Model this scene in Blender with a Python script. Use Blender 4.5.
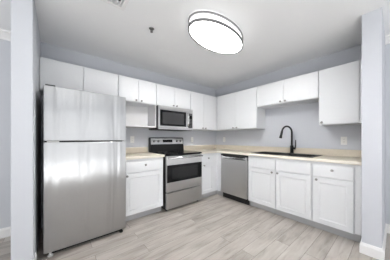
import bpy, bmesh, math, random
from mathutils import Vector, Matrix
random.seed(4)
for o in list(bpy.data.objects): bpy.data.objects.remove(o)
SC = bpy.context.scene
COL = SC.collection
PI = math.pi
CEIL = 2.458

# ------------------------------------------------ camera
cam_data = bpy.data.cameras.new('camera')
cam = bpy.data.objects.new('camera', cam_data); COL.objects.link(cam)
SC.camera = cam
cam.location = (-3.195, -3.0015, 1.1819)
cam.rotation_euler = (PI/2, 0, -0.6939)
cam_data.sensor_fit = 'HORIZONTAL'; cam_data.sensor_width = 36.0
cam_data.lens = 167.34/390*36.0
cam_data.shift_y = 8.49/390
cam_data.clip_start = 0.02

# ------------------------------------------------ world and lights
w = bpy.data.worlds.new('world'); SC.world = w; w.use_nodes = True
w.node_tree.nodes['Background'].inputs[0].default_value = (1.0, 0.99, 0.98, 1)
w.node_tree.nodes['Background'].inputs[1].default_value = 1.0
def area(name, loc, rot, sx, sy, power, color=(1,1,1)):
    l = bpy.data.lights.new(name, 'AREA'); l.shape = 'RECTANGLE'; l.size = sx; l.size_y = sy
    l.energy = power; l.color = color
    o = bpy.data.objects.new(name, l); COL.objects.link(o); o.location = loc; o.rotation_euler = rot
    return o
# fill lamps added outside the three invented windows, lighting kitchen and steel
area('added_window_light', (-1.95, -6.14, 1.175), (PI/2, 0, 0), 1.1, 2.25, 11, (0.97, 0.985, 1.0))
area('added_window_light', (-4.4, -6.14, 1.175), (PI/2, 0, 0), 2.0, 2.25, 3, (0.97, 0.985, 1.0))
area('added_window_light', (-6.64, -2.75, 1.175), (PI/2, 0, -PI/2), 3.5, 2.25, 2, (0.97, 0.985, 1.0))
# unseen uplight added behind the camera, brightening the kitchen off the ceiling
area('added_uplight', (-4.2, -4.6, 0.25), (PI, 0, 0), 3.2, 2.4, 63, (0.98, 0.99, 1.0))
LAMP_STRENGTH = 10.5
SC.view_settings.view_transform = 'Standard'
SC.view_settings.look = 'None'
SC.view_settings.gamma = 1.0
SC.view_settings.use_curve_mapping = False
SC.view_settings.exposure = 0.76

# ------------------------------------------------ materials
def srgb(r, g, b):
    f = lambda c: (c/255/12.92) if c/255 <= 0.04045 else ((c/255+0.055)/1.055)**2.4
    return (f(r), f(g), f(b), 1)
def mat(name, col, rough=0.5, metal=0.0, noise=None, bump=0.0, bscale=40.0, spec=0.5, coat=0.0):
    m = bpy.data.materials.new(name); m.use_nodes = True
    nt = m.node_tree; b = nt.nodes['Principled BSDF']
    b.inputs['Base Color'].default_value = col
    b.inputs['Roughness'].default_value = rough
    b.inputs['Metallic'].default_value = metal
    b.inputs['Specular IOR Level'].default_value = spec
    b.inputs['Coat Weight'].default_value = coat
    tc = nt.nodes.new('ShaderNodeTexCoord')
    if noise:
        n = nt.nodes.new('ShaderNodeTexNoise'); n.inputs['Scale'].default_value = noise[0]
        n.inputs['Detail'].default_value = 6
        nt.links.new(tc.outputs['Object'], n.inputs['Vector'])
        mx = nt.nodes.new('ShaderNodeMix'); mx.data_type = 'RGBA'
        mx.inputs[6].default_value = tuple(c*(1-noise[1]) for c in col[:3])+(1,)
        mx.inputs[7].default_value = tuple(min(1, c*(1+noise[1])) for c in col[:3])+(1,)
        nt.links.new(n.outputs['Fac'], mx.inputs[0]); nt.links.new(mx.outputs[2], b.inputs['Base Color'])
    if bump:
        n2 = nt.nodes.new('ShaderNodeTexNoise'); n2.inputs['Scale'].default_value = bscale
        n2.inputs['Detail'].default_value = 4
        nt.links.new(tc.outputs['Object'], n2.inputs['Vector'])
        bp = nt.nodes.new('ShaderNodeBump'); bp.inputs['Strength'].default_value = bump
        bp.inputs['Distance'].default_value = 0.01
        nt.links.new(n2.outputs['Fac'], bp.inputs['Height']); nt.links.new(bp.outputs['Normal'], b.inputs['Normal'])
    return m
def steel_mat(name, col, rough, wave, brush_axis='x'):
    """brushed stainless steel: fine brush lines and a slow buckle in the sheet"""
    m = mat(name, col, rough, 1.0)
    nt = m.node_tree; b = nt.nodes['Principled BSDF']
    tc = nt.nodes.new('ShaderNodeTexCoord')
    mp = nt.nodes.new('ShaderNodeMapping'); mp.inputs['Scale'].default_value = (2.9, 2.9, 0.32); mp.inputs['Location'].default_value = (1.37, 0, 0.4)
    nt.links.new(tc.outputs['Object'], mp.inputs['Vector'])
    n = nt.nodes.new('ShaderNodeTexNoise'); n.inputs['Scale'].default_value = 1.6; n.inputs['Detail'].default_value = 2
    n.inputs['Distortion'].default_value = 0.6
    nt.links.new(mp.outputs[0], n.inputs['Vector'])
    bp = nt.nodes.new('ShaderNodeBump'); bp.inputs['Strength'].default_value = wave; bp.inputs['Distance'].default_value = 0.02
    nt.links.new(n.outputs['Fac'], bp.inputs['Height'])
    tg = nt.nodes.new('ShaderNodeTangent'); tg.direction_type = 'RADIAL'; tg.axis = 'Z'
    nt.links.new(tg.outputs[0], b.inputs['Tangent'])
    b.inputs['Anisotropic'].default_value = 1.0
    nt.links.new(bp.outputs['Normal'], b.inputs['Normal'])
    return m
def emit_mat(name, col, s):
    m = bpy.data.materials.new(name); m.use_nodes = True
    b = m.node_tree.nodes['Principled BSDF']
    b.inputs['Base Color'].default_value = (0.9, 0.9, 0.9, 1)
    b.inputs['Emission Color'].default_value = col; b.inputs['Emission Strength'].default_value = s
    return m
def floor_mat():
    m = bpy.data.materials.new('grey_oak_vinyl_planks'); m.use_nodes = True
    nt = m.node_tree; b = nt.nodes['Principled BSDF']; L = nt.links.new
    tc = nt.nodes.new('ShaderNodeTexCoord')
    br = nt.nodes.new('ShaderNodeTexBrick')
    br.offset = 0.37; br.offset_frequency = 2
    br.inputs['Scale'].default_value = 1.0
    br.inputs['Brick Width'].default_value = 1.22
    br.inputs['Row Height'].default_value = 0.150
    br.inputs['Mortar Size'].default_value = 0.0016
    br.inputs['Mortar Smooth'].default_value = 0.2
    br.inputs['Bias'].default_value = 0.0
    br.inputs['Color1'].default_value = (0, 0, 0, 1); br.inputs['Color2'].default_value = (1, 1, 1, 1)
    br.inputs['Mortar'].default_value = (0.5, 0.5, 0.5, 1)
    L(tc.outputs['Object'], br.inputs['Vector'])
    # every plank gets its own stretch of grain
    sep = nt.nodes.new('ShaderNodeSeparateXYZ'); L(tc.outputs['Object'], sep.inputs[0])
    ad = nt.nodes.new('ShaderNodeMath'); ad.operation = 'MULTIPLY_ADD'; ad.inputs[1].default_value = 9.0
    L(br.outputs['Color'], ad.inputs[0]); L(sep.outputs[0], ad.inputs[2])
    cb = nt.nodes.new('ShaderNodeCombineXYZ'); L(ad.outputs[0], cb.inputs[0]); L(sep.outputs[1], cb.inputs[1]); L(br.outputs['Color'], cb.inputs[2])
    mp = nt.nodes.new('ShaderNodeMapping'); mp.inputs['Scale'].default_value = (2.2, 21, 5); L(cb.outputs[0], mp.inputs['Vector'])
    n = nt.nodes.new('ShaderNodeTexNoise'); n.inputs['Scale'].default_value = 1.0; n.inputs['Detail'].default_value = 7
    n.inputs['Roughness'].default_value = 0.6; n.inputs['Distortion'].default_value = 0.8
    L(mp.outputs[0], n.inputs['Vector'])
    mp2 = nt.nodes.new('ShaderNodeMapping'); mp2.inputs['Scale'].default_value = (2.4, 7.5, 3); L(cb.outputs[0], mp2.inputs['Vector'])
    n2 = nt.nodes.new('ShaderNodeTexNoise'); n2.inputs['Scale'].default_value = 1.0; n2.inputs['Detail'].default_value = 3
    L(mp2.outputs[0], n2.inputs['Vector'])
    r = nt.nodes.new('ShaderNodeValToRGB')
    r.color_ramp.elements[0].position = 0.30; r.color_ramp.elements[0].color = srgb(132, 125, 118)
    r.color_ramp.elements[1].position = 0.68; r.color_ramp.elements[1].color = srgb(193, 189, 183)
    e = r.color_ramp.elements.new(0.49); e.color = srgb(175, 169, 162)
    mixf = nt.nodes.new('ShaderNodeMath'); mixf.operation = 'MULTIPLY_ADD'; mixf.inputs[1].default_value = 0.55
    L(n.outputs['Fac'], mixf.inputs[0])
    m2 = nt.nodes.new('ShaderNodeMath'); m2.operation = 'MULTIPLY'; m2.inputs[1].default_value = 0.45
    L(n2.outputs['Fac'], m2.inputs[0]); L(m2.outputs[0], mixf.inputs[2])
    L(mixf.outputs[0], r.inputs[0])
    # plank to plank tone
    rb = nt.nodes.new('ShaderNodeValToRGB')
    rb.color_ramp.elements[0].color = (0.90, 0.885, 0.87, 1); rb.color_ramp.elements[1].color = (1.08, 1.08, 1.08, 1)
    L(br.outputs['Color'], rb.inputs[0])
    mm = nt.nodes.new('ShaderNodeMix'); mm.data_type = 'RGBA'; mm.blend_type = 'MULTIPLY'; mm.inputs[0].default_value = 1
    L(r.outputs[0], mm.inputs[6]); L(rb.outputs[0], mm.inputs[7])
    seam = nt.nodes.new('ShaderNodeMix'); seam.data_type = 'RGBA'
    L(br.outputs['Fac'], seam.inputs[0]); L(mm.outputs[2], seam.inputs[6]); seam.inputs[7].default_value = srgb(104, 97, 91)
    L(seam.outputs[2], b.inputs['Base Color'])
    b.inputs['Roughness'].default_value = 0.42
    bp = nt.nodes.new('ShaderNodeBump'); bp.inputs['Strength'].default_value = 0.08; bp.inputs['Distance'].default_value = 0.003
    L(n.outputs['Fac'], bp.inputs['Height']); L(bp.outputs[0], b.inputs['Normal'])
    return m
M = dict(
    wall=mat('lavender_grey_wall_paint', srgb(203, 206, 212), 0.75, bump=0.06, bscale=160),
    ceil=mat('ceiling_paint', srgb(243, 244, 245), 0.9, bump=0.05, bscale=120),
    trim=mat('white_trim_paint', srgb(236, 236, 236), 0.35),
    cab=mat('white_cabinet_paint', srgb(225, 227, 229), 0.38),
    inner=mat('white_cabinet_interior', srgb(226, 226, 226), 0.55),
    kick=mat('grey_toe_kick', srgb(186, 187, 189), 0.5),  # one even grey, darker than the cabinet paint
    counter=mat('beige_laminate', srgb(219, 210, 193), 0.38, noise=(90, 0.08)),
    edge=mat('beige_laminate_edge', srgb(232, 226, 214), 0.38, noise=(90, 0.05)),
    steel=steel_mat('brushed_stainless', (0.60, 0.60, 0.60, 1), 0.36, 0.12),
    steel_f=steel_mat('brushed_stainless_sheet', (0.53, 0.535, 0.54, 1), 0.31, 1.5),
    nickel=mat('satin_nickel', (0.30, 0.295, 0.29, 1), 0.3, 1.0),
    chrome=mat('polished_metal', (0.8, 0.8, 0.8, 1), 0.15, 1.0),
    ring=mat('brushed_nickel_ring', (0.30, 0.30, 0.305, 1), 0.6, 1.0),
    black=mat('black_enamel', (0.008, 0.008, 0.009, 1), 0.35),
    glass=mat('black_glass', (0.006, 0.006, 0.007, 1), 0.08, spec=0.3),
    mesh_o=mat('black_oven_screen', (0.010, 0.010, 0.011, 1), 0.12),
    mesh=mat('dark_grey_door_mesh', (0.045, 0.045, 0.047, 1), 0.25),
    case=mat('charcoal_fridge_case', (0.02, 0.02, 0.021, 1), 0.45),
    rubber=mat('black_rubber', (0.012, 0.012, 0.012, 1), 0.7),
    sink=mat('black_composite', (0.010, 0.010, 0.011, 1), 0.45, bump=0.05, bscale=300),
    faucet=mat('matte_black_metal', (0.008, 0.008, 0.009, 1), 0.28, 0.3),
    plastic=mat('white_plastic', srgb(238, 238, 236), 0.35),
    slot=mat('dark_slot', (0.03, 0.03, 0.03, 1), 0.6),
    mark=mat('grey_print', (0.12, 0.12, 0.12, 1), 0.4),
    duct=mat('dark_duct', (0.05, 0.05, 0.05, 1), 0.8),
    floor=floor_mat(),
    lamp=emit_mat('glowing_diffuser', (1.0, 0.99, 0.98, 1), LAMP_STRENGTH),
    lamp_side=emit_mat('glowing_side_band', (1.0, 0.99, 0.98, 1), LAMP_STRENGTH*0.11),
)

# ------------------------------------------------ mesh helpers
def link(name, bm, m, parent=None, bevel=0.0, smooth=False, seg=2):
    me = bpy.data.meshes.new(name)
    bmesh.ops.recalc_face_normals(bm, faces=bm.faces)
    bm.to_mesh(me); bm.free()
    for mm in (m if isinstance(m, (list, tuple)) else [m]): me.materials.append(mm)
    o = bpy.data.objects.new(name, me); COL.objects.link(o)
    if parent: o.parent = parent
    if smooth:
        for p in me.polygons: p.use_smooth = True
    if bevel:
        b = o.modifiers.new('bevel', 'BEVEL'); b.width = bevel; b.segments = seg; b.limit_method = 'ANGLE'
        b.harden_normals = False
    return o
def box(bm, x0, x1, y0, y1, z0, z1, mi=0):
    vs = [bm.verts.new((x, y, z)) for z in (z0, z1) for y in (y0, y1) for x in (x0, x1)]
    for f in ((0,1,3,2), (4,6,7,5), (0,4,5,1), (2,3,7,6), (0,2,6,4), (1,5,7,3)):
        bm.faces.new([vs[i] for i in f]).material_index = mi
def bx(*a):
    bm = bmesh.new(); box(bm, *a); return bm
def frame_of(d):
    d = Vector(d).normalized(); a = Vector((0,0,1)) if abs(d.z) < 0.9 else Vector((1,0,0))
    u = d.cross(a).normalized(); return u, d.cross(u).normalized()
def tube(bm, pts, rad, n=14, cap=True):
    pts = [Vector(p) for p in pts]; rings = []
    if not isinstance(rad, (list, tuple)): rad = [rad]*len(pts)
    u = None
    for i, p in enumerate(pts):
        d = (pts[min(i+1, len(pts)-1)]-pts[max(i-1, 0)]).normalized()
        if u is None: u, v = frame_of(d)
        else:
            u = (u-d*u.dot(d)).normalized(); v = d.cross(u).normalized()
        rings.append([bm.verts.new(p+(u*math.cos(t)+v*math.sin(t))*rad[i]) for t in [2*PI*k/n for k in range(n)]])
    for a, b in zip(rings, rings[1:]):
        for k in range(n): bm.faces.new((a[k], a[(k+1) % n], b[(k+1) % n], b[k]))
    if cap: bm.faces.new(rings[0]); bm.faces.new(rings[-1])
def lathe(bm, prof, origin=(0,0,0), axis=(0,0,1), n=24, closed=False):
    """prof: (radius, distance along axis)"""
    o = Vector(origin); a = Vector(axis).normalized(); u, v = frame_of(a); rings = []
    for r, h in prof:
        rings.append([bm.verts.new(o+a*h+(u*math.cos(t)+v*math.sin(t))*max(r, 1e-4)) for t in [2*PI*k/n for k in range(n)]])
    pr = list(zip(rings, rings[1:])) + ([(rings[-1], rings[0])] if closed else [])
    for p, q in pr:
        for k in range(n): bm.faces.new((p[k], p[(k+1) % n], q[(k+1) % n], q[k]))
    if not closed: bm.faces.new(rings[0]); bm.faces.new(rings[-1])
def grid_slab(xs, ys, z0, z1, inside):
    """slab made of the grid cells for which inside(cx, cy); one closed skin"""
    bm = bmesh.new(); V = {}
    def vert(x, y, z):
        k = (round(x, 5), round(y, 5), z)
        if k not in V: V[k] = bm.verts.new((x, y, z))
        return V[k]
    ins = lambda i, j: 0 <= i < len(xs)-1 and 0 <= j < len(ys)-1 and inside((xs[i]+xs[i+1])/2, (ys[j]+ys[j+1])/2)
    for i in range(len(xs)-1):
        for j in range(len(ys)-1):
            if not ins(i, j): continue
            x0, x1, y0, y1 = xs[i], xs[i+1], ys[j], ys[j+1]
            bm.faces.new([vert(*p, z1) for p in ((x0,y0),(x1,y0),(x1,y1),(x0,y1))])
            bm.faces.new([vert(*p, z0) for p in ((x0,y1),(x1,y1),(x1,y0),(x0,y0))])
            for di, dj, a, b in ((-1,0,(x0,y1),(x0,y0)), (1,0,(x1,y0),(x1,y1)), (0,-1,(x0,y0),(x1,y0)), (0,1,(x1,y1),(x0,y1))):
                if not ins(i+di, j+dj):
                    bm.faces.new([vert(*a, z0), vert(*b, z0), vert(*b, z1), vert(*a, z1)])
    return bm
def struct(name, bm, m, bevel=0):
    o = link(name, bm, m, None, bevel); o['kind'] = 'structure'; return o
def thing(name, label, cat, loc=(0,0,0), group=None, rotz=0):
    o = bpy.data.objects.new(name, None); COL.objects.link(o)
    o.empty_display_size = 0.1
    o.location = loc; o.rotation_euler = (0, 0, rotz)
    o['label'] = label; o['category'] = cat
    if group: o['group'] = group
    return o
def tag(o, label, cat, group=None):
    o['label'] = label; o['category'] = cat
    if group: o['group'] = group
    return o

# ------------------------------------------------ structure
XL, YF = -6.5, -6.0          # far sides of the living room behind the camera
struct('floor', bx(XL-.2, .2, YF-.2, .2, -.06, 0), M['floor'])
# ceiling with the hole of the air register
VX0, VX1, VY0, VY1 = -3.02, -2.695, -1.60, -1.285
struct('ceiling', grid_slab([XL-.2, VX0, VX1, .2], [YF-.2, VY0, VY1, .2], CEIL, CEIL+.12,
       lambda x, y: not (VX0 < x < VX1 and VY0 < y < VY1)), M['ceil'])
struct('wall_back', bx(XL-.12, .12, 0, .12, 0, CEIL), M['wall'])
struct('wall_right', bx(0, .12, YF-.12, 0, 0, CEIL), M['wall'])
def upright(bm):                       # slab built in xy, stood up: y -> z, z -> y
    for v in bm.verts: v.co = Vector((v.co.x, v.co.z, v.co.y))
    return bm
W1 = (-2.5, -1.4); W2 = (-5.4, -3.4); W3 = (-4.5, -1.0)  # invented openings out of view, added for light and steel reflections
WZ0, WZ1 = .05, 2.30
struct('wall_front', upright(grid_slab([XL-.12, W2[0], W2[1], W1[0], W1[1], .12], [0, WZ0, WZ1, CEIL], YF-.12, YF,
       lambda x, z: not (WZ0 < z < WZ1 and (W2[0] < x < W2[1] or W1[0] < x < W1[1])))), M['wall'])
bmw = upright(grid_slab([YF, W3[0], W3[1], 0], [0, WZ0, WZ1, CEIL], XL-.12, XL,
       lambda y, z: not (WZ0 < z < WZ1 and W3[0] < y < W3[1])))
for v in bmw.verts: v.co = Vector((v.co.y, v.co.x, v.co.z))
struct('wall_left', bmw, M['wall'])
def window(name, a, b, alongx, c):  # frame for one of the added, unseen windows
    bm = bmesh.new()
    def bb(u0, u1, z0, z1):
        if alongx: box(bm, u0, u1, c-.10, c-.05, z0, z1)
        else: box(bm, c-.10, c-.05, u0, u1, z0, z1)
    bb(a, a+.05, WZ0, WZ1); bb(b-.05, b, WZ0, WZ1); bb(a, b, WZ0, WZ0+.05); bb(a, b, WZ1-.05, WZ1); bb((a+b)/2-.03, (a+b)/2+.03, WZ0, WZ1)
    struct(name, bm, M['trim'])
window('added_window_1', *W1, True, YF); window('added_window_2', *W2, True, YF); window('added_window_3', *W3, False, XL)
# short partition walls either side of the kitchen
SLX0, SLX1, SLY = -3.473, -3.345, -1.028
SRX, SRY0, SRY1 = -.76, -2.914, -2.772
struct('wall_partition_left', bx(SLX0, SLX1, SLY, 0, 0, CEIL), M['wall'], .004)
struct('wall_partition_right', bx(SRX, 0, SRY0, SRY1, 0, CEIL), M['wall'], .004)
# baseboards and crown moulding (profile swept along a run of the wall)
def sweep(bm, path, prof):
    """path: xy points, prof: (offset to the left of the path, z); mitred"""
    n = len(path); rings = []
    for i, p in enumerate(path):
        p = Vector(p)
        ds = []
        if i > 0: ds.append((p-Vector(path[i-1])).normalized())
        if i < n-1: ds.append((Vector(path[i+1])-p).normalized())
        ns = [Vector((-d.y, d.x)) for d in ds]
        if len(ns) == 2:
            q = (ns[0]+ns[1]); q = q/(q.dot(ns[0]))
        else: q = ns[0]
        rings.append([bm.verts.new((p.x+q.x*o, p.y+q.y*o, z)) for o, z in prof])
    for a, b in zip(rings, rings[1:]):
        k = len(prof)
        for j in range(k): bm.faces.new((a[j], a[(j+1) % k], b[(j+1) % k], b[j]))
    bm.faces.new(rings[0]); bm.faces.new(rings[-1])
BASE = [(0, 0), (.014, 0), (.014, .085), (.010, .098), (.006, .112), (0, .112)]
CROWN = [(0, CEIL), (0, CEIL-.095), (.012, CEIL-.095), (.02, CEIL-.075), (.055, CEIL-.03), (.07, CEIL-.02), (.07, CEIL)]
def run(name, path, prof, side):
    bm = bmesh.new(); sweep(bm, path, [(o*side, z) for o, z in prof]); struct(name, bm, M['trim'])
run('baseboard_right', [(-.56, SRY1), (SRX, SRY1), (SRX, SRY0), (0, SRY0), (0, YF)], BASE, -1)
run('baseboard_left', [(SLX1, -.84), (SLX1, SLY), (SLX0, SLY), (SLX0, 0), (XL, 0)], BASE, 1)
run('trim_1', [(0, SRY0), (0, YF)], CROWN, -1)
run('trim_2', [(SLX0, 0), (XL, 0)], CROWN, 1)

# ------------------------------------------------ cabinets
# local frame of a cabinet: x along the wall (0..w), front towards -y, back at y=0.
# On the right-hand wall the Empty is turned by -90 degrees: local x runs along -Y.
KNOB = None
def knob_bm():
    bm = bmesh.new()
    lathe(bm, [(.0085, 0), (.0085, .003), (.005, .006), (.005, .014), (.012, .018), (.0155, .023), (.0145, .028), (.008, .031)],
          axis=(0, -1, 0), n=20)
    return bm
def knob(parent, x, y, z):
    global KNOB
    if KNOB is None:
        KNOB = link('knob', knob_bm(), M['nickel'], parent, smooth=True); o = KNOB
    else:
        o = KNOB.copy(); COL.objects.link(o); o.parent = parent
    o.location = (x, y, z); return o
T = .020
def slab_door(parent, x0, x1, z0, z1, yf, name='door'):
    return link(name, bx(x0, x1, yf-T, yf, z0, z1), M['cab'], parent, .0025)
def shaker_door(parent, x0, x1, z0, z1, yf, fw=.062):
    """flat frame, bevelled step, recessed centre panel; closed box"""
    bm = bmesh.new(); y1 = yf; y0 = yf-T; d = .008; s = .010
    def ring(i, y): return [bm.verts.new((x, y, z)) for x, z in ((x0+i, z0+i), (x1-i, z0+i), (x1-i, z1-i), (x0+i, z1-i))]
    b = ring(0, y1); a0 = ring(0, y0+.0015); a = ring(.0015, y0); c = ring(fw, y0); c2 = ring(fw+.003, y0+.005); e = ring(fw+.003+s, y0+d)
    rs = [b, a0, a, c, c2, e]
    for p, q in zip(rs, rs[1:]):
        for k in range(4): bm.faces.new((p[k], p[(k+1) % 4], q[(k+1) % 4], q[k]))
    bm.faces.new(b); bm.faces.new(e)
    return link('door', bm, M['cab'], parent)
def base_cabinet(label, loc, rotz, w, doors, drawers, body=None, hollow=False, extra_left=0, extra_right=0):
    """doors: (x0, x1, knob_x); drawers: (x0, x1, knob_x or None)"""
    t = thing('base_cabinet', label, 'cabinet', loc, 'white base cabinets', rotz)
    z0, z1, D = .10, .885, .605
    X0, X1 = -extra_left, w+extra_right
    bm = bmesh.new()
    if hollow:
        p = .018
        box(bm, X0, X0+p, -D, -.004, z0, z1); box(bm, X1-p, X1, -D, -.004, z0, z1)
        box(bm, X0+p, X1-p, -D+.02, -.022, z0, z0+p); box(bm, X0+p, X1-p, -.022, -.004, z0, z1)
        box(bm, X0+p, X1-p, -D, -D+.018, z0, z0+.03); box(bm, X0+p, X1-p, -D, -D+.018, .855, z1)
        box(bm, X0+p, X1-p, -D, -D+.018, .675, .715); box(bm, w/2-.025, w/2+.025, -D, -D+.018, z0+.03, .675)
        box(bm, X0+p, X1-p, -D+.002, -D+.018, .715, .855)
    else:
        box(bm, X0, X1, -D, -.004, z0, z1)
    link('cabinet_body', bm, M['cab'], t)
    link('toe_kick', bx(X0, X1, -.545, -.53, 0, z0-.0005), M['kick'], t)
    for x0, x1, kx in doors:
        d = shaker_door(t, x0, x1, .108, .688, -D)
        if kx is not None: knob(d, kx, -D-T, .678-.018)
    for x0, x1, kx in drawers:
        d = slab_door(t, x0, x1, .702, .852, -D, 'drawer' if kx is not None else 'drawer_front')
        if kx is not None: knob(d, kx, -D-T, .795)
    return t
G = .004
# range wall
base_cabinet('white base cabinet between the fridge and the range', (-2.478, 0, 0), 0, .608,
             [(.012, .594, .036)], [(.012, .594, .303)])
cc = base_cabinet('narrow white base cabinet in the corner, right of the range', (-1.082, 0, 0), 0, .38,
             [(.02, .372, .085)], [(.02, .372, .20)], extra_right=.695)
bm = bmesh.new(); box(bm, -.605+1.082, -.30+1.082, -.733, -.605, .10, .885)
link('filler_panel', bm, M['cab'], cc)
link('toe_kick', bx(-.545+1.082, -.53+1.082, -.733, -.545, 0, .0995), M['kick'], cc)
# sink wall
R = -PI/2
base_cabinet('wide white base cabinet under the black sink', (0, -1.347, 0), R, .95,
             [(.012, .473, .432), (.481, .940, .516)], [(.012, .473, None), (.481, .940, None)], hollow=True)
ec = base_cabinet('white base cabinet at the counter end beside the partition', (0, -2.299, 0), R, .405,
             [(.012, .398, .052)], [(.012, .398, .210)])
link('filler_panel', bx(.407, .4725, -.615, -.02, .113, .885), M['cab'], ec)
link('toe_kick', bx(.4055, .4725, -.545, -.53, 0, .0995), M['kick'], ec)

def wall_cabinet(label, loc, rotz, w, z0, z1, doors, extra_left=0, extra_right=0, cubby=None, group='white wall cabinets'):
    t = thing('wall_cabinet', label, 'cabinet', (loc[0], loc[1], z0 if cubby is None else cubby), group, rotz)
    zb = z0 if cubby is None else cubby
    D = .31; p = .018
    bm = bmesh.new()
    box(bm, -extra_left, w+extra_right, -D, -.003, z0-zb, z1-zb)
    link('cabinet_body', bm, M['cab'], t)
    if cubby is not None:
        bm = bmesh.new(); h = z0-zb
        box(bm, 0, p, -D-.018, -.003, 0, h); box(bm, w-p, w, -D-.018, -.003, 0, h)
        box(bm, p, w-p, -D-.018, -.003, 0, p); box(bm, p, w-p, -.012, -.003, p, h)
        link('open_shelf', bm, M['inner'], t, .001)
    for x0, x1, kx in doors:
        d = slab_door(t, x0, x1, z0-zb+(.008 if cubby is None else .006), z1-zb-.006, -D)
        if kx is not None: knob(d, kx, -D-T, z0-zb+.033)
    return t
ZS, ZT, ZB = 1.762, 2.148, 1.372
wall_cabinet('short white wall cabinet above the refrigerator', (-3.343, 0, 0), 0, .868, ZS, ZT,
             [(.006, .432, .395), (.436, .864, .475)])
wall_cabinet('short white wall cabinet with an open shelf beneath, between fridge and microwave', (-2.473, 0, 0), 0, .624, ZS, ZT,
             [(.004, .311, .268), (.315, .620, .356)], cubby=ZB)
wall_cabinet('short white wall cabinet directly above the microwave', (-1.847, 0, 0), 0, .762, ZS, ZT,
             [(.004, .379, .345), (.383, .758, .418)])
wall_cabinet('tall white corner wall cabinet right of the microwave', (-1.083, 0, 0), 0, .75, ZB, ZT,
             [(.004, .357, .318), (.361, .700, .402)], extra_right=.33)
wall_cabinet('tall two-door white wall cabinet above the dishwasher', (0, -.333, 0), R, 1.013, ZB, ZT,
             [(.060, .528, .487), (.532, 1.009, .576)])
wall_cabinet('short white wall cabinet above the sink and faucet', (0, -1.348, 0), R, .948, ZS, ZT,
             [(.004, .466, .430), (.470, .944, .506)])
ew = wall_cabinet('tall single-door white wall cabinet at the counter end beside the partition', (0, -2.298, 0), R, .415, ZB, ZT,
             [(.004, .411, .040)])
link('filler_panel', bx(.4165, .4735, -.325, -.02, 0, ZT-ZB), M['cab'], ew)

# ------------------------------------------------ countertops
CT0, CT1 = .887, .925
def nosing(bm):
    bmesh.ops.bevel(bm, geom=[e for e in bm.edges if len(e.link_faces) == 2 and e.calc_face_angle(0) > .5 and abs(e.verts[0].co.z-e.verts[1].co.z) < 1e-4],
                    offset=.007, segments=3, profile=.5, affect='EDGES')
    return bm
def edge_faces(bm):
    bm.normal_update()
    for f in bm.faces: f.material_index = 1 if abs(f.normal.z) < .35 else 0
    return bm
def counter(label, bm, splashes):
    t = thing('countertop', label, 'countertop', (0, 0, CT0), 'beige laminate countertops')
    bmesh.ops.translate(bm, verts=bm.verts, vec=(0, 0, -CT0))
    link('worktop', edge_faces(nosing(bm)), [M['counter'], M['edge']], t)
    for s in splashes:
        link('backsplash', bx(*s[:4], CT1-CT0, CT1-CT0+.098), M['counter'], t, .003)
counter('beige countertop between the fridge and the range, under an open shelf', bx(-2.490, -1.860, -.640, -.003, CT0, CT1), [(-2.490, -1.860, -.022, -.003)])
SK = (-.568, -.085, -2.290, -1.375)   # sink outer rim x0,x1,y0,y1
HX0, HX1, HY0, HY1 = SK[0]+.012, SK[1]-.012, SK[2]+.012, SK[3]-.012
counter('beige L-shaped countertop running round the corner and holding the sink',
        grid_slab([-1.080, -.640, HX0, HX1, -.003], [-2.7705, HY0, HY1, -.640, -.003], CT0, CT1,
                  lambda x, y: (y > -.640 or x > -.640) and not (HX0 < x < HX1 and HY0 < y < HY1)),
        [(-1.080, -.003, -.022, -.003), (-.022, -.003, -2.7705, -.0225)])

# ------------------------------------------------ sink
t = thing('kitchen_sink', 'black double-bowl drop-in kitchen sink set in the beige countertop', 'sink', ((SK[0]+SK[1])/2, (SK[2]+SK[3])/2, CT1))
ox, oy = t.location.x, t.location.y
sx = [SK[0]-ox, -.205, .145, SK[1]-ox]; sy = [SK[2]-oy, SK[2]-oy+.04, -.015, .015, SK[3]-oy-.04, SK[3]-oy]
bm = grid_slab(sx, sy, 0, .007, lambda x, y: not (sx[1] < x < sx[2] and (sy[1] < y < sy[2] or sy[3] < y < sy[4])))
link('rim', bm, M['sink'], t, .003)
def bowl(y0, y1):
    bm = bmesh.new(); x0, x1 = sx[1], sx[2]
    rings = []
    for i, z in ((0, .001), (.012, -.17), (.03, -.195)):
        rings.append([bm.verts.new((x, y, z)) for x, y in ((x0+i, y0+i), (x1-i, y0+i), (x1-i, y1-i), (x0+i, y1-i))])
    outer = []
    for i, z in ((-.006, .001), (.004, -.18), (.026, -.203)):
        outer.append([bm.verts.new((x, y, z)) for x, y in ((x0+i, y0+i), (x1-i, y0+i), (x1-i, y1-i), (x0+i, y1-i))])
    for rr in (rings, outer):
        for p, q in zip(rr, rr[1:]):
            for k in range(4): bm.faces.new((p[k], p[(k+1) % 4], q[(k+1) % 4], q[k]))
        bm.faces.new(rr[-1])
    for k in range(4): bm.faces.new((rings[0][k], rings[0][(k+1) % 4], outer[0][(k+1) % 4], outer[0][k]))
    o = link('bowl', bm, M['sink'], t)
    bm = bmesh.new(); lathe(bm, [(.045, 0), (.045, .004), (.032, .004), (.028, .0015)], origin=((x0+x1)/2, (y0+y1)/2, -.195))
    link('drain', bm, M['nickel'], o, smooth=False)
bowl(sy[1], sy[2]); bowl(sy[3], sy[4])

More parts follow.
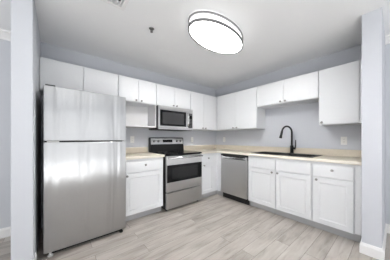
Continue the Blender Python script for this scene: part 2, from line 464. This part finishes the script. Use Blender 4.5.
# ------------------------------------------------ faucet
FX, FY = -.112, -1.868
t = thing('kitchen_faucet', 'black gooseneck pull-down faucet standing behind the sink', 'faucet', (FX, FY, CT1+.007))
bm = bmesh.new(); lathe(bm, [(.032, 0), (.032, .006), (.027, .012), (.024, .016)]); link('base_plate', bm, M['faucet'], t, smooth=True)
bm = bmesh.new(); lathe(bm, [(.026, .012), (.026, .115), (.023, .128), (.015, .136)]); link('body', bm, M['faucet'], t, smooth=True)
a = math.radians(158); dx, dy = math.cos(a), math.sin(a)      # spout swings over the bowls
Rr = .106; zc = .348
pts = [(0, 0, .12+.235*k/8) for k in range(9)]
pts += [((Rr-Rr*math.cos(q))*dx, (Rr-Rr*math.cos(q))*dy, zc+Rr*math.sin(q)) for q in [math.radians(8*k) for k in range(1, 22)]]
last = pts[-1]; tg = (Vector(pts[-1])-Vector(pts[-2])).normalized()
bm = bmesh.new(); tube(bm, pts, .0145, 16); link('spout', bm, M['faucet'], t, smooth=True)
bm = bmesh.new(); p0 = Vector(last)-tg*.004
tube(bm, [p0, p0+tg*.010, p0+tg*.02, p0+tg*.075, p0+tg*.12, p0+tg*.123], [.016, .018, .018, .019, .0235, .021], 18)
link('spray_head', bm, M['faucet'], t, smooth=True)
bm = bmesh.new(); tube(bm, [(0, -.018, .085), (0, -.056, .085)], .018, 16)
tube(bm, [(0, -.043, .085), (-.002, -.055, .10), (-.003, -.060, .14), (-.003, -.060, .225)], [.010, .009, .008, .0065], 12)
link('lever_handle', bm, M['faucet'], t, smooth=True)

# ------------------------------------------------ refrigerator
FX0, FX1, FF = -3.288, -2.509, -.807
t = thing('refrigerator', 'stainless steel top-freezer refrigerator at the left end of the cabinets', 'refrigerator', ((FX0+FX1)/2, -.4, 0))
ox, oy = t.location.x, t.location.y; hw = (FX1-FX0)/2; F = FF-oy
link('case', bx(-hw+.006, hw-.006, F+.075, .36, .03, 1.690), M['case'], t, .004)
link('gasket', bx(-hw+.014, hw-.014, F+.064, F+.0755, .06, 1.690), M['rubber'], t)
def fdoor(name, z0, z1, lip):
    bm = bmesh.new(); n = 14; prof = []
    for k in range(n+1):                      # very slightly crowned front sheet
        x = -hw+2*hw*k/n; prof.append((x, F+.006*(2*k/n-1)**4))
    cols = [[bm.verts.new((x, y, z)) for z in (z0, z1)] for x, y in prof]
    back = [[bm.verts.new((x, F+.064, z)) for z in (z0, z1)] for x, y in prof]
    for k in range(n):
        bm.faces.new((cols[k][0], cols[k+1][0], cols[k+1][1], cols[k][1]))
        bm.faces.new((back[k+1][0], back[k][0], back[k][1], back[k+1][1]))
        bm.faces.new((cols[k][1], cols[k+1][1], back[k+1][1], back[k][1]))
        bm.faces.new((back[k][0], back[k+1][0], cols[k+1][0], cols[k][0]))
    for k in (0, n): bm.faces.new((cols[k][0], cols[k][1], back[k][1], back[k][0]))
    o = link(name, bm, M['steel_f'], t, .004)
    for p in o.data.polygons: p.use_smooth = False
    return o
up = fdoor('freezer_door', 1.158, 1.706, -1)
lo = fdoor('fridge_door', .048, 1.144, 1)
# finger grip running along the seam, light end caps on it
link('grip_strip', bx(-hw+.12, hw-.045, F+.002, F+.010, 1.1442, 1.1578), M['rubber'], up)
link('grip_cap', bx(-hw+.025, -hw+.12, F-.001, F+.010, 1.1442, 1.1535), M['plastic'], lo)
link('grip_cap', bx(hw-.045, hw-.015, F-.001, F+.010, 1.1442, 1.1535), M['steel'], lo)
link('hinge_cover', bx(-hw+.012, -hw+.09, F+.02, F+.13, 1.7062, 1.722), M['case'], t, .003)
link('kick_grille', bx(-hw+.03, hw-.03, F+.055, F+.0745, .006, .058), M['rubber'], t)
for s in (-1, 1):
    bm = bmesh.new(); lathe(bm, [(.022, 0), (.022, .012), (.010, .014), (.010, .047)], origin=(s*(hw-.05), F+.035, 0)); link('levelling_foot', bm, M['plastic'] if s < 0 else M['rubber'], t)
    bm = bmesh.new(); lathe(bm, [(.022, 0), (.022, .032)], origin=(s*(hw-.06), .28, 0)); link('levelling_foot', bm, M['rubber'], t)

# ------------------------------------------------ range
RX0, RX1 = -1.853, -1.087
t = thing('range', 'stainless steel electric range with a black glass cooktop and oven window', 'stove', ((RX0+RX1)/2, -.33, 0))
ox, oy = t.location.x, t.location.y; hw = (RX1-RX0)/2; F = -.675-oy
link('body', bx(-hw+.003, hw-.003, F+.045, .31, .035, .905), M['black'], t, .002)
link('cooktop', bx(-hw, hw, F+.005, .31, .905, .930), M['glass'], t, .006)
ct = t.children
for (x, y, r) in ((-.19, -.18, .11), (.19, -.18, .085), (-.19, .12, .085), (.19, .12, .11)):
    bm = bmesh.new(); lathe(bm, [(r, 0), (r, .0006), (r-.004, .0006), (r-.004, 0)], origin=(x, y, .9302), n=48, closed=True); link('burner', bm, M['mark'], t)
door = link('oven_door', bx(-hw+.013, hw-.007, F, F+.044, .315, .893), M['steel'], t, .004)
link('oven_window', bx(-hw+.016, hw-.010, F-.003, F+.002, .470, .750), M['glass'], door, .001)
link('window_screen', bx(-hw+.11, hw-.11, F-.0036, F-.0031, .52, .705), M['mesh_o'], door)
bm = bmesh.new()
tube(bm, [(-hw+.025, F-.045, .864), (hw-.025, F-.045, .864)], .0125, 16)
for s in (-1, 1): tube(bm, [(s*(hw-.045), F-.045, .864), (s*(hw-.045), F+.001, .858)], .010, 12)
link('oven_handle', bm, M['chrome'], door, smooth=True)
link('storage_drawer', bx(-hw+.013, hw-.007, F, F+.044, .045, .299), M['steel'], t, .004)
for sx_ in (-1, 1):
    for yy in (F+.08, .26):
        bm = bmesh.new(); lathe(bm, [(.018, 0), (.018, .036)], origin=(sx_*(hw-.05), yy, 0)); link('levelling_foot', bm, M['rubber'], t)
bg = bmesh.new()
ys = .33-.075
for x in (0,):
    vs = []
    for xx in (-hw, hw):
        vs.append([bg.verts.new((xx, y, z)) for y, z in ((ys-.02, .930), (.31, .930), (.31, 1.194), (ys+.02, 1.202), (ys+.006, 1.192))])
    k = 5
    for j in range(k): bg.faces.new((vs[0][j], vs[0][(j+1) % k], vs[1][(j+1) % k], vs[1][j]))
    bg.faces.new(vs[0]); bg.faces.new(vs[1])
back = link('backguard', bg, M['black'], t, .004)
# sloping front of the backguard: y as a function of z
def yb(z): return ys-.02+.026*(z-.930)/.25
def slant(name, x0, x1, z0, z1, th, m, par, bev=0.0):
    bm = bmesh.new(); v = []
    for x in (x0, x1):
        v.append([bm.verts.new(p) for p in ((x, yb(z0)-th, z0), (x, yb(z1)-th, z1), (x, yb(z1)+.002, z1), (x, yb(z0)+.002, z0))])
    for j in range(4): bm.faces.new((v[0][j], v[0][(j+1) % 4], v[1][(j+1) % 4], v[1][j]))
    bm.faces.new(v[0]); bm.faces.new(v[1]); return link(name, bm, m, par, bev)
pan = slant('control_panel', -hw+.02, hw-.02, 1.070, 1.182, .004, M['steel'], back, .001)
slant('display', -.115, .105, 1.104, 1.162, .0055, M['glass'], back)
for i in range(6):
    slant('button', -.092+.034*i, -.074+.034*i, 1.104, 1.112, .0065, M['mark'], back)
for x in (-.30, -.21, .21, .30):
    bm = bmesh.new(); lathe(bm, [(.022, 0), (.022, .006), (.018, .010), (.016, .026), (.013, .028)], origin=(x, yb(1.128)-.004, 1.128), axis=(0, -1, .1))
    link('burner_knob', bm, M['nickel'], back, smooth=True)

# ------------------------------------------------ microwave
t = thing('microwave', 'stainless over-the-range microwave with a dark window', 'microwave', (-1.466, -.2, 1.340))
hw = .379; H = .417; F = -.205
link('body', bx(-hw+.002, hw-.002, F+.03, .195, .012, H), M['black'], t, .003)
fr = bx(-hw, hw-.155, F, F+.029, .03, H-.055)
door = link('door', fr, M['steel'], t, .004)
link('door_window', bx(-hw+.028, hw-.172, F-.002, F+.001, .066, H-.072), M['glass'], door, .001)
link('window_screen', bx(-hw+.075, hw-.225, F-.0026, F-.0021, .10, H-.110), M['mesh'], door)
bm = bmesh.new()
tube(bm, [(hw-.145, F-.002, .075), (hw-.145, F-.03, .085), (hw-.145, F-.047, .13), (hw-.145, F-.052, .19), (hw-.145, F-.047, .25), (hw-.145, F-.03, .315), (hw-.145, F-.002, .325)], .0115, 14)
link('door_handle', bm, M['chrome'], t, smooth=True)
cp = link('control_panel', bx(hw-.154, hw, F, F+.029, .03, H-.055), M['steel'], t, .004)
link('keypad', bx(hw-.118, hw-.02, F-.0015, F+.001, .050, H-.085), M['glass'], cp)
link('display', bx(hw-.110, hw-.028, F-.0022, F-.0016, H-.125, H-.095), M['mark'], cp)
for r in range(6):
    link('button', bx(hw-.108, hw-.030, F-.0022, F-.0016, .068+.028*r, .082+.028*r), M['mark'], cp)
link('top_vent_trim', bx(-hw, hw, F, F+.029, H-.053, H-.001), M['steel'], t, .003)
link('bottom_trim', bx(-hw, hw, F+.002, F+.029, .004, .028), M['steel'], t, .003)
link('underside_grille', bx(-hw+.01, hw-.01, F+.02, .19, 0, .0118), M['slot'], t)

# ------------------------------------------------ dishwasher
t = thing('dishwasher', 'stainless steel dishwasher under the counter beside the corner', 'dishwasher', (0, -.739, 0), None, R)
w_ = .602; F = -.640
link('tub', bx(.004, w_-.004, F+.05, -.05, .10, .875), M['black'], t)
link('door', bx(.006, w_-.006, F, F+.049, .115, .790), M['steel'], t, .005)
# pocket handle: recess behind a rolled steel bar, control strip above
link('handle_recess', bx(.006, w_-.006, F+.030, F+.0495, .790, .846), M['black'], t)
for x0, x1 in ((.006, .040), (w_-.040, w_-.006)):
    link('handle_bracket', bx(x0, x1, F+.001, F+.0295, .7905, .8455), M['steel'], t, .002)
bm = bmesh.new(); N = 12
vv = [[bm.verts.new((x, F+.003+yy-.010*math.sin(PI*i/N), zz)) for yy, zz in ((0, .800), (0, .832), (.012, .832), (.012, .800))] for i in range(N+1) for x in (.040+(w_-.080)*i/N,)]
for p, q in zip(vv, vv[1:]):
    for j in range(4): bm.faces.new((p[j], p[(j+1) % 4], q[(j+1) % 4], q[j]))
bm.faces.new(vv[0]); bm.faces.new(vv[-1])
link('handle_bar', bm, M['chrome'], t, .002)
link('control_strip', bx(.006, w_-.006, F, F+.049, .8465, .875), M['case'], t, .002)
link('kick_plate', bx(.006, w_-.006, -.575, -.56, .002, .1145), M['black'], t)

# ------------------------------------------------ outlets
def outlet(label, loc, rotz, gangs):
    t = thing('wall_outlet', label, 'outlet', loc, 'white wall outlets', rotz)
    hw = .035 if gangs == 1 else .059
    link('cover_plate', bx(-hw, hw, -.006, -.0005, -.058, .058), M['plastic'], t, .002)
    for gx in ([0] if gangs == 1 else [-.023, .023]):
        if gangs == 2 and gx < 0:
            link('switch', bx(gx-.0165, gx+.0165, -.009, -.0061, -.033, .033), M['plastic'], t, .001)
            continue
        for gz in (-.020, .020):
            s = link('socket', bx(gx-.0165, gx+.0165, -.0085, -.0061, gz-.014, gz+.014), M['plastic'], t, .001)
            bm = bmesh.new()
            for xx in (-.006, .006): box(bm, gx+xx-.0012, gx+xx+.0012, -.0088, -.0086, gz-.003, gz+.007)
            link('slots', bm, M['slot'], s)
outlet('single white wall outlet between the fridge and the range', (-2.150, 0, 1.163), 0, 1)
outlet('white wall outlet right of the sink, under the single-door cabinet', (0, -2.520, 1.150), R, 1)
outlet('single white wall outlet near the corner, right of the range', (-.79, 0, 1.155), 0, 1)
outlet('white wall outlet in the corner, under the cabinets of the sink wall', (0, -.29, 1.155), R, 1)

# ------------------------------------------------ ceiling light
LX, LY = -1.720, -1.650; LR = .425
t = thing('ceiling_light', 'oval flush ceiling light with two brushed metal rings, switched on', 'ceiling light', (LX, LY, CEIL), None, math.radians(4))
def oval(name, prof, m, closed=False, bev=0.0):
    """profile given as (inset from the oval outline, z) swept round the oval"""
    bm = bmesh.new(); n = 96; rings = []
    for ins, z in prof:
        a, b = LR-ins, .228-ins
        rings.append([bm.verts.new((a*math.cos(2*PI*k/n), b*math.sin(2*PI*k/n), z)) for k in range(n)])
    for p, q in list(zip(rings, rings[1:])) + ([(rings[-1], rings[0])] if closed else []):
        for k in range(n): bm.faces.new((p[k], p[(k+1) % n], q[(k+1) % n], q[k]))
    if not closed: bm.faces.new(rings[0]); bm.faces.new(rings[-1])
    return link(name, bm, m, t, bev)
oval('mounting_plate', [(.03, 0), (.03, -.018)], M['plastic'])
oval('upper_ring', [(0, -.018), (0, -.034), (.018, -.034), (.018, -.018)], M['ring'], True, .002)
oval('side_band', [(.0185, -.019), (.0185, -.100)], M['lamp_side'])
oval('diffuser', [(.0185, -.1005), (.0185, -.105), (.10, -.1075), (.10, -.1005)], M['lamp'])
oval('lower_ring', [(0, -.088), (0, -.112), (.018, -.112), (.018, -.088)], M['ring'], True, .002)

# ------------------------------------------------ sprinkler and air register
t = thing('fire_sprinkler', 'small metal fire sprinkler head on the ceiling', 'sprinkler', (-2.340, -1.185, CEIL))
bm = bmesh.new(); lathe(bm, [(.030, 0), (.030, -.003), (.018, -.010), (.012, -.012)]); link('escutcheon', bm, M['nickel'], t, smooth=True)
bm = bmesh.new(); tube(bm, [(-.010, 0, -.010), (-.014, 0, -.025), (-.004, 0, -.040)], .003, 8); tube(bm, [(.010, 0, -.010), (.014, 0, -.025), (.004, 0, -.040)], .003, 8)
tube(bm, [(0, 0, -.010), (0, 0, -.040)], .004, 8); link('frame_arms', bm, M['nickel'], t, smooth=True)
bm = bmesh.new(); lathe(bm, [(.016, -.040), (.016, -.042), (.005, -.044)]); link('deflector', bm, M['nickel'], t)
t = thing('air_register', 'white slatted air register in the ceiling', 'vent', ((VX0+VX1)/2, (VY0+VY1)/2, CEIL))
a_, b_ = (VX1-VX0)/2, (VY1-VY0)/2
link('frame', grid_slab([-a_-.022, -a_+.012, a_-.012, a_+.022], [-b_-.022, -b_+.012, b_-.012, b_+.022], -.007, -.0005,
     lambda x, y: not (abs(x) < a_-.012 and abs(y) < b_-.012)), M['trim'], t, .002)
link('duct', bx(-a_+.002, a_-.002, -b_+.002, b_-.002, .055, .06), M['duct'], t)
n = 9
for i in range(n):
    x = -a_+.012+(2*a_-.024)*(i+.5)/n; bm = bmesh.new()
    v = []
    for y in (-b_+.010, b_-.010):
        v.append([bm.verts.new(p) for p in ((x-.011, y, -.004), (x-.0095, y, -.005), (x+.010, y, .010), (x+.0085, y, .011))])
    for j in range(4): bm.faces.new((v[0][j], v[0][(j+1) % 4], v[1][(j+1) % 4], v[1][j]))
    bm.faces.new(v[0]); bm.faces.new(v[1])
    link('slat', bm, M['trim'], t)
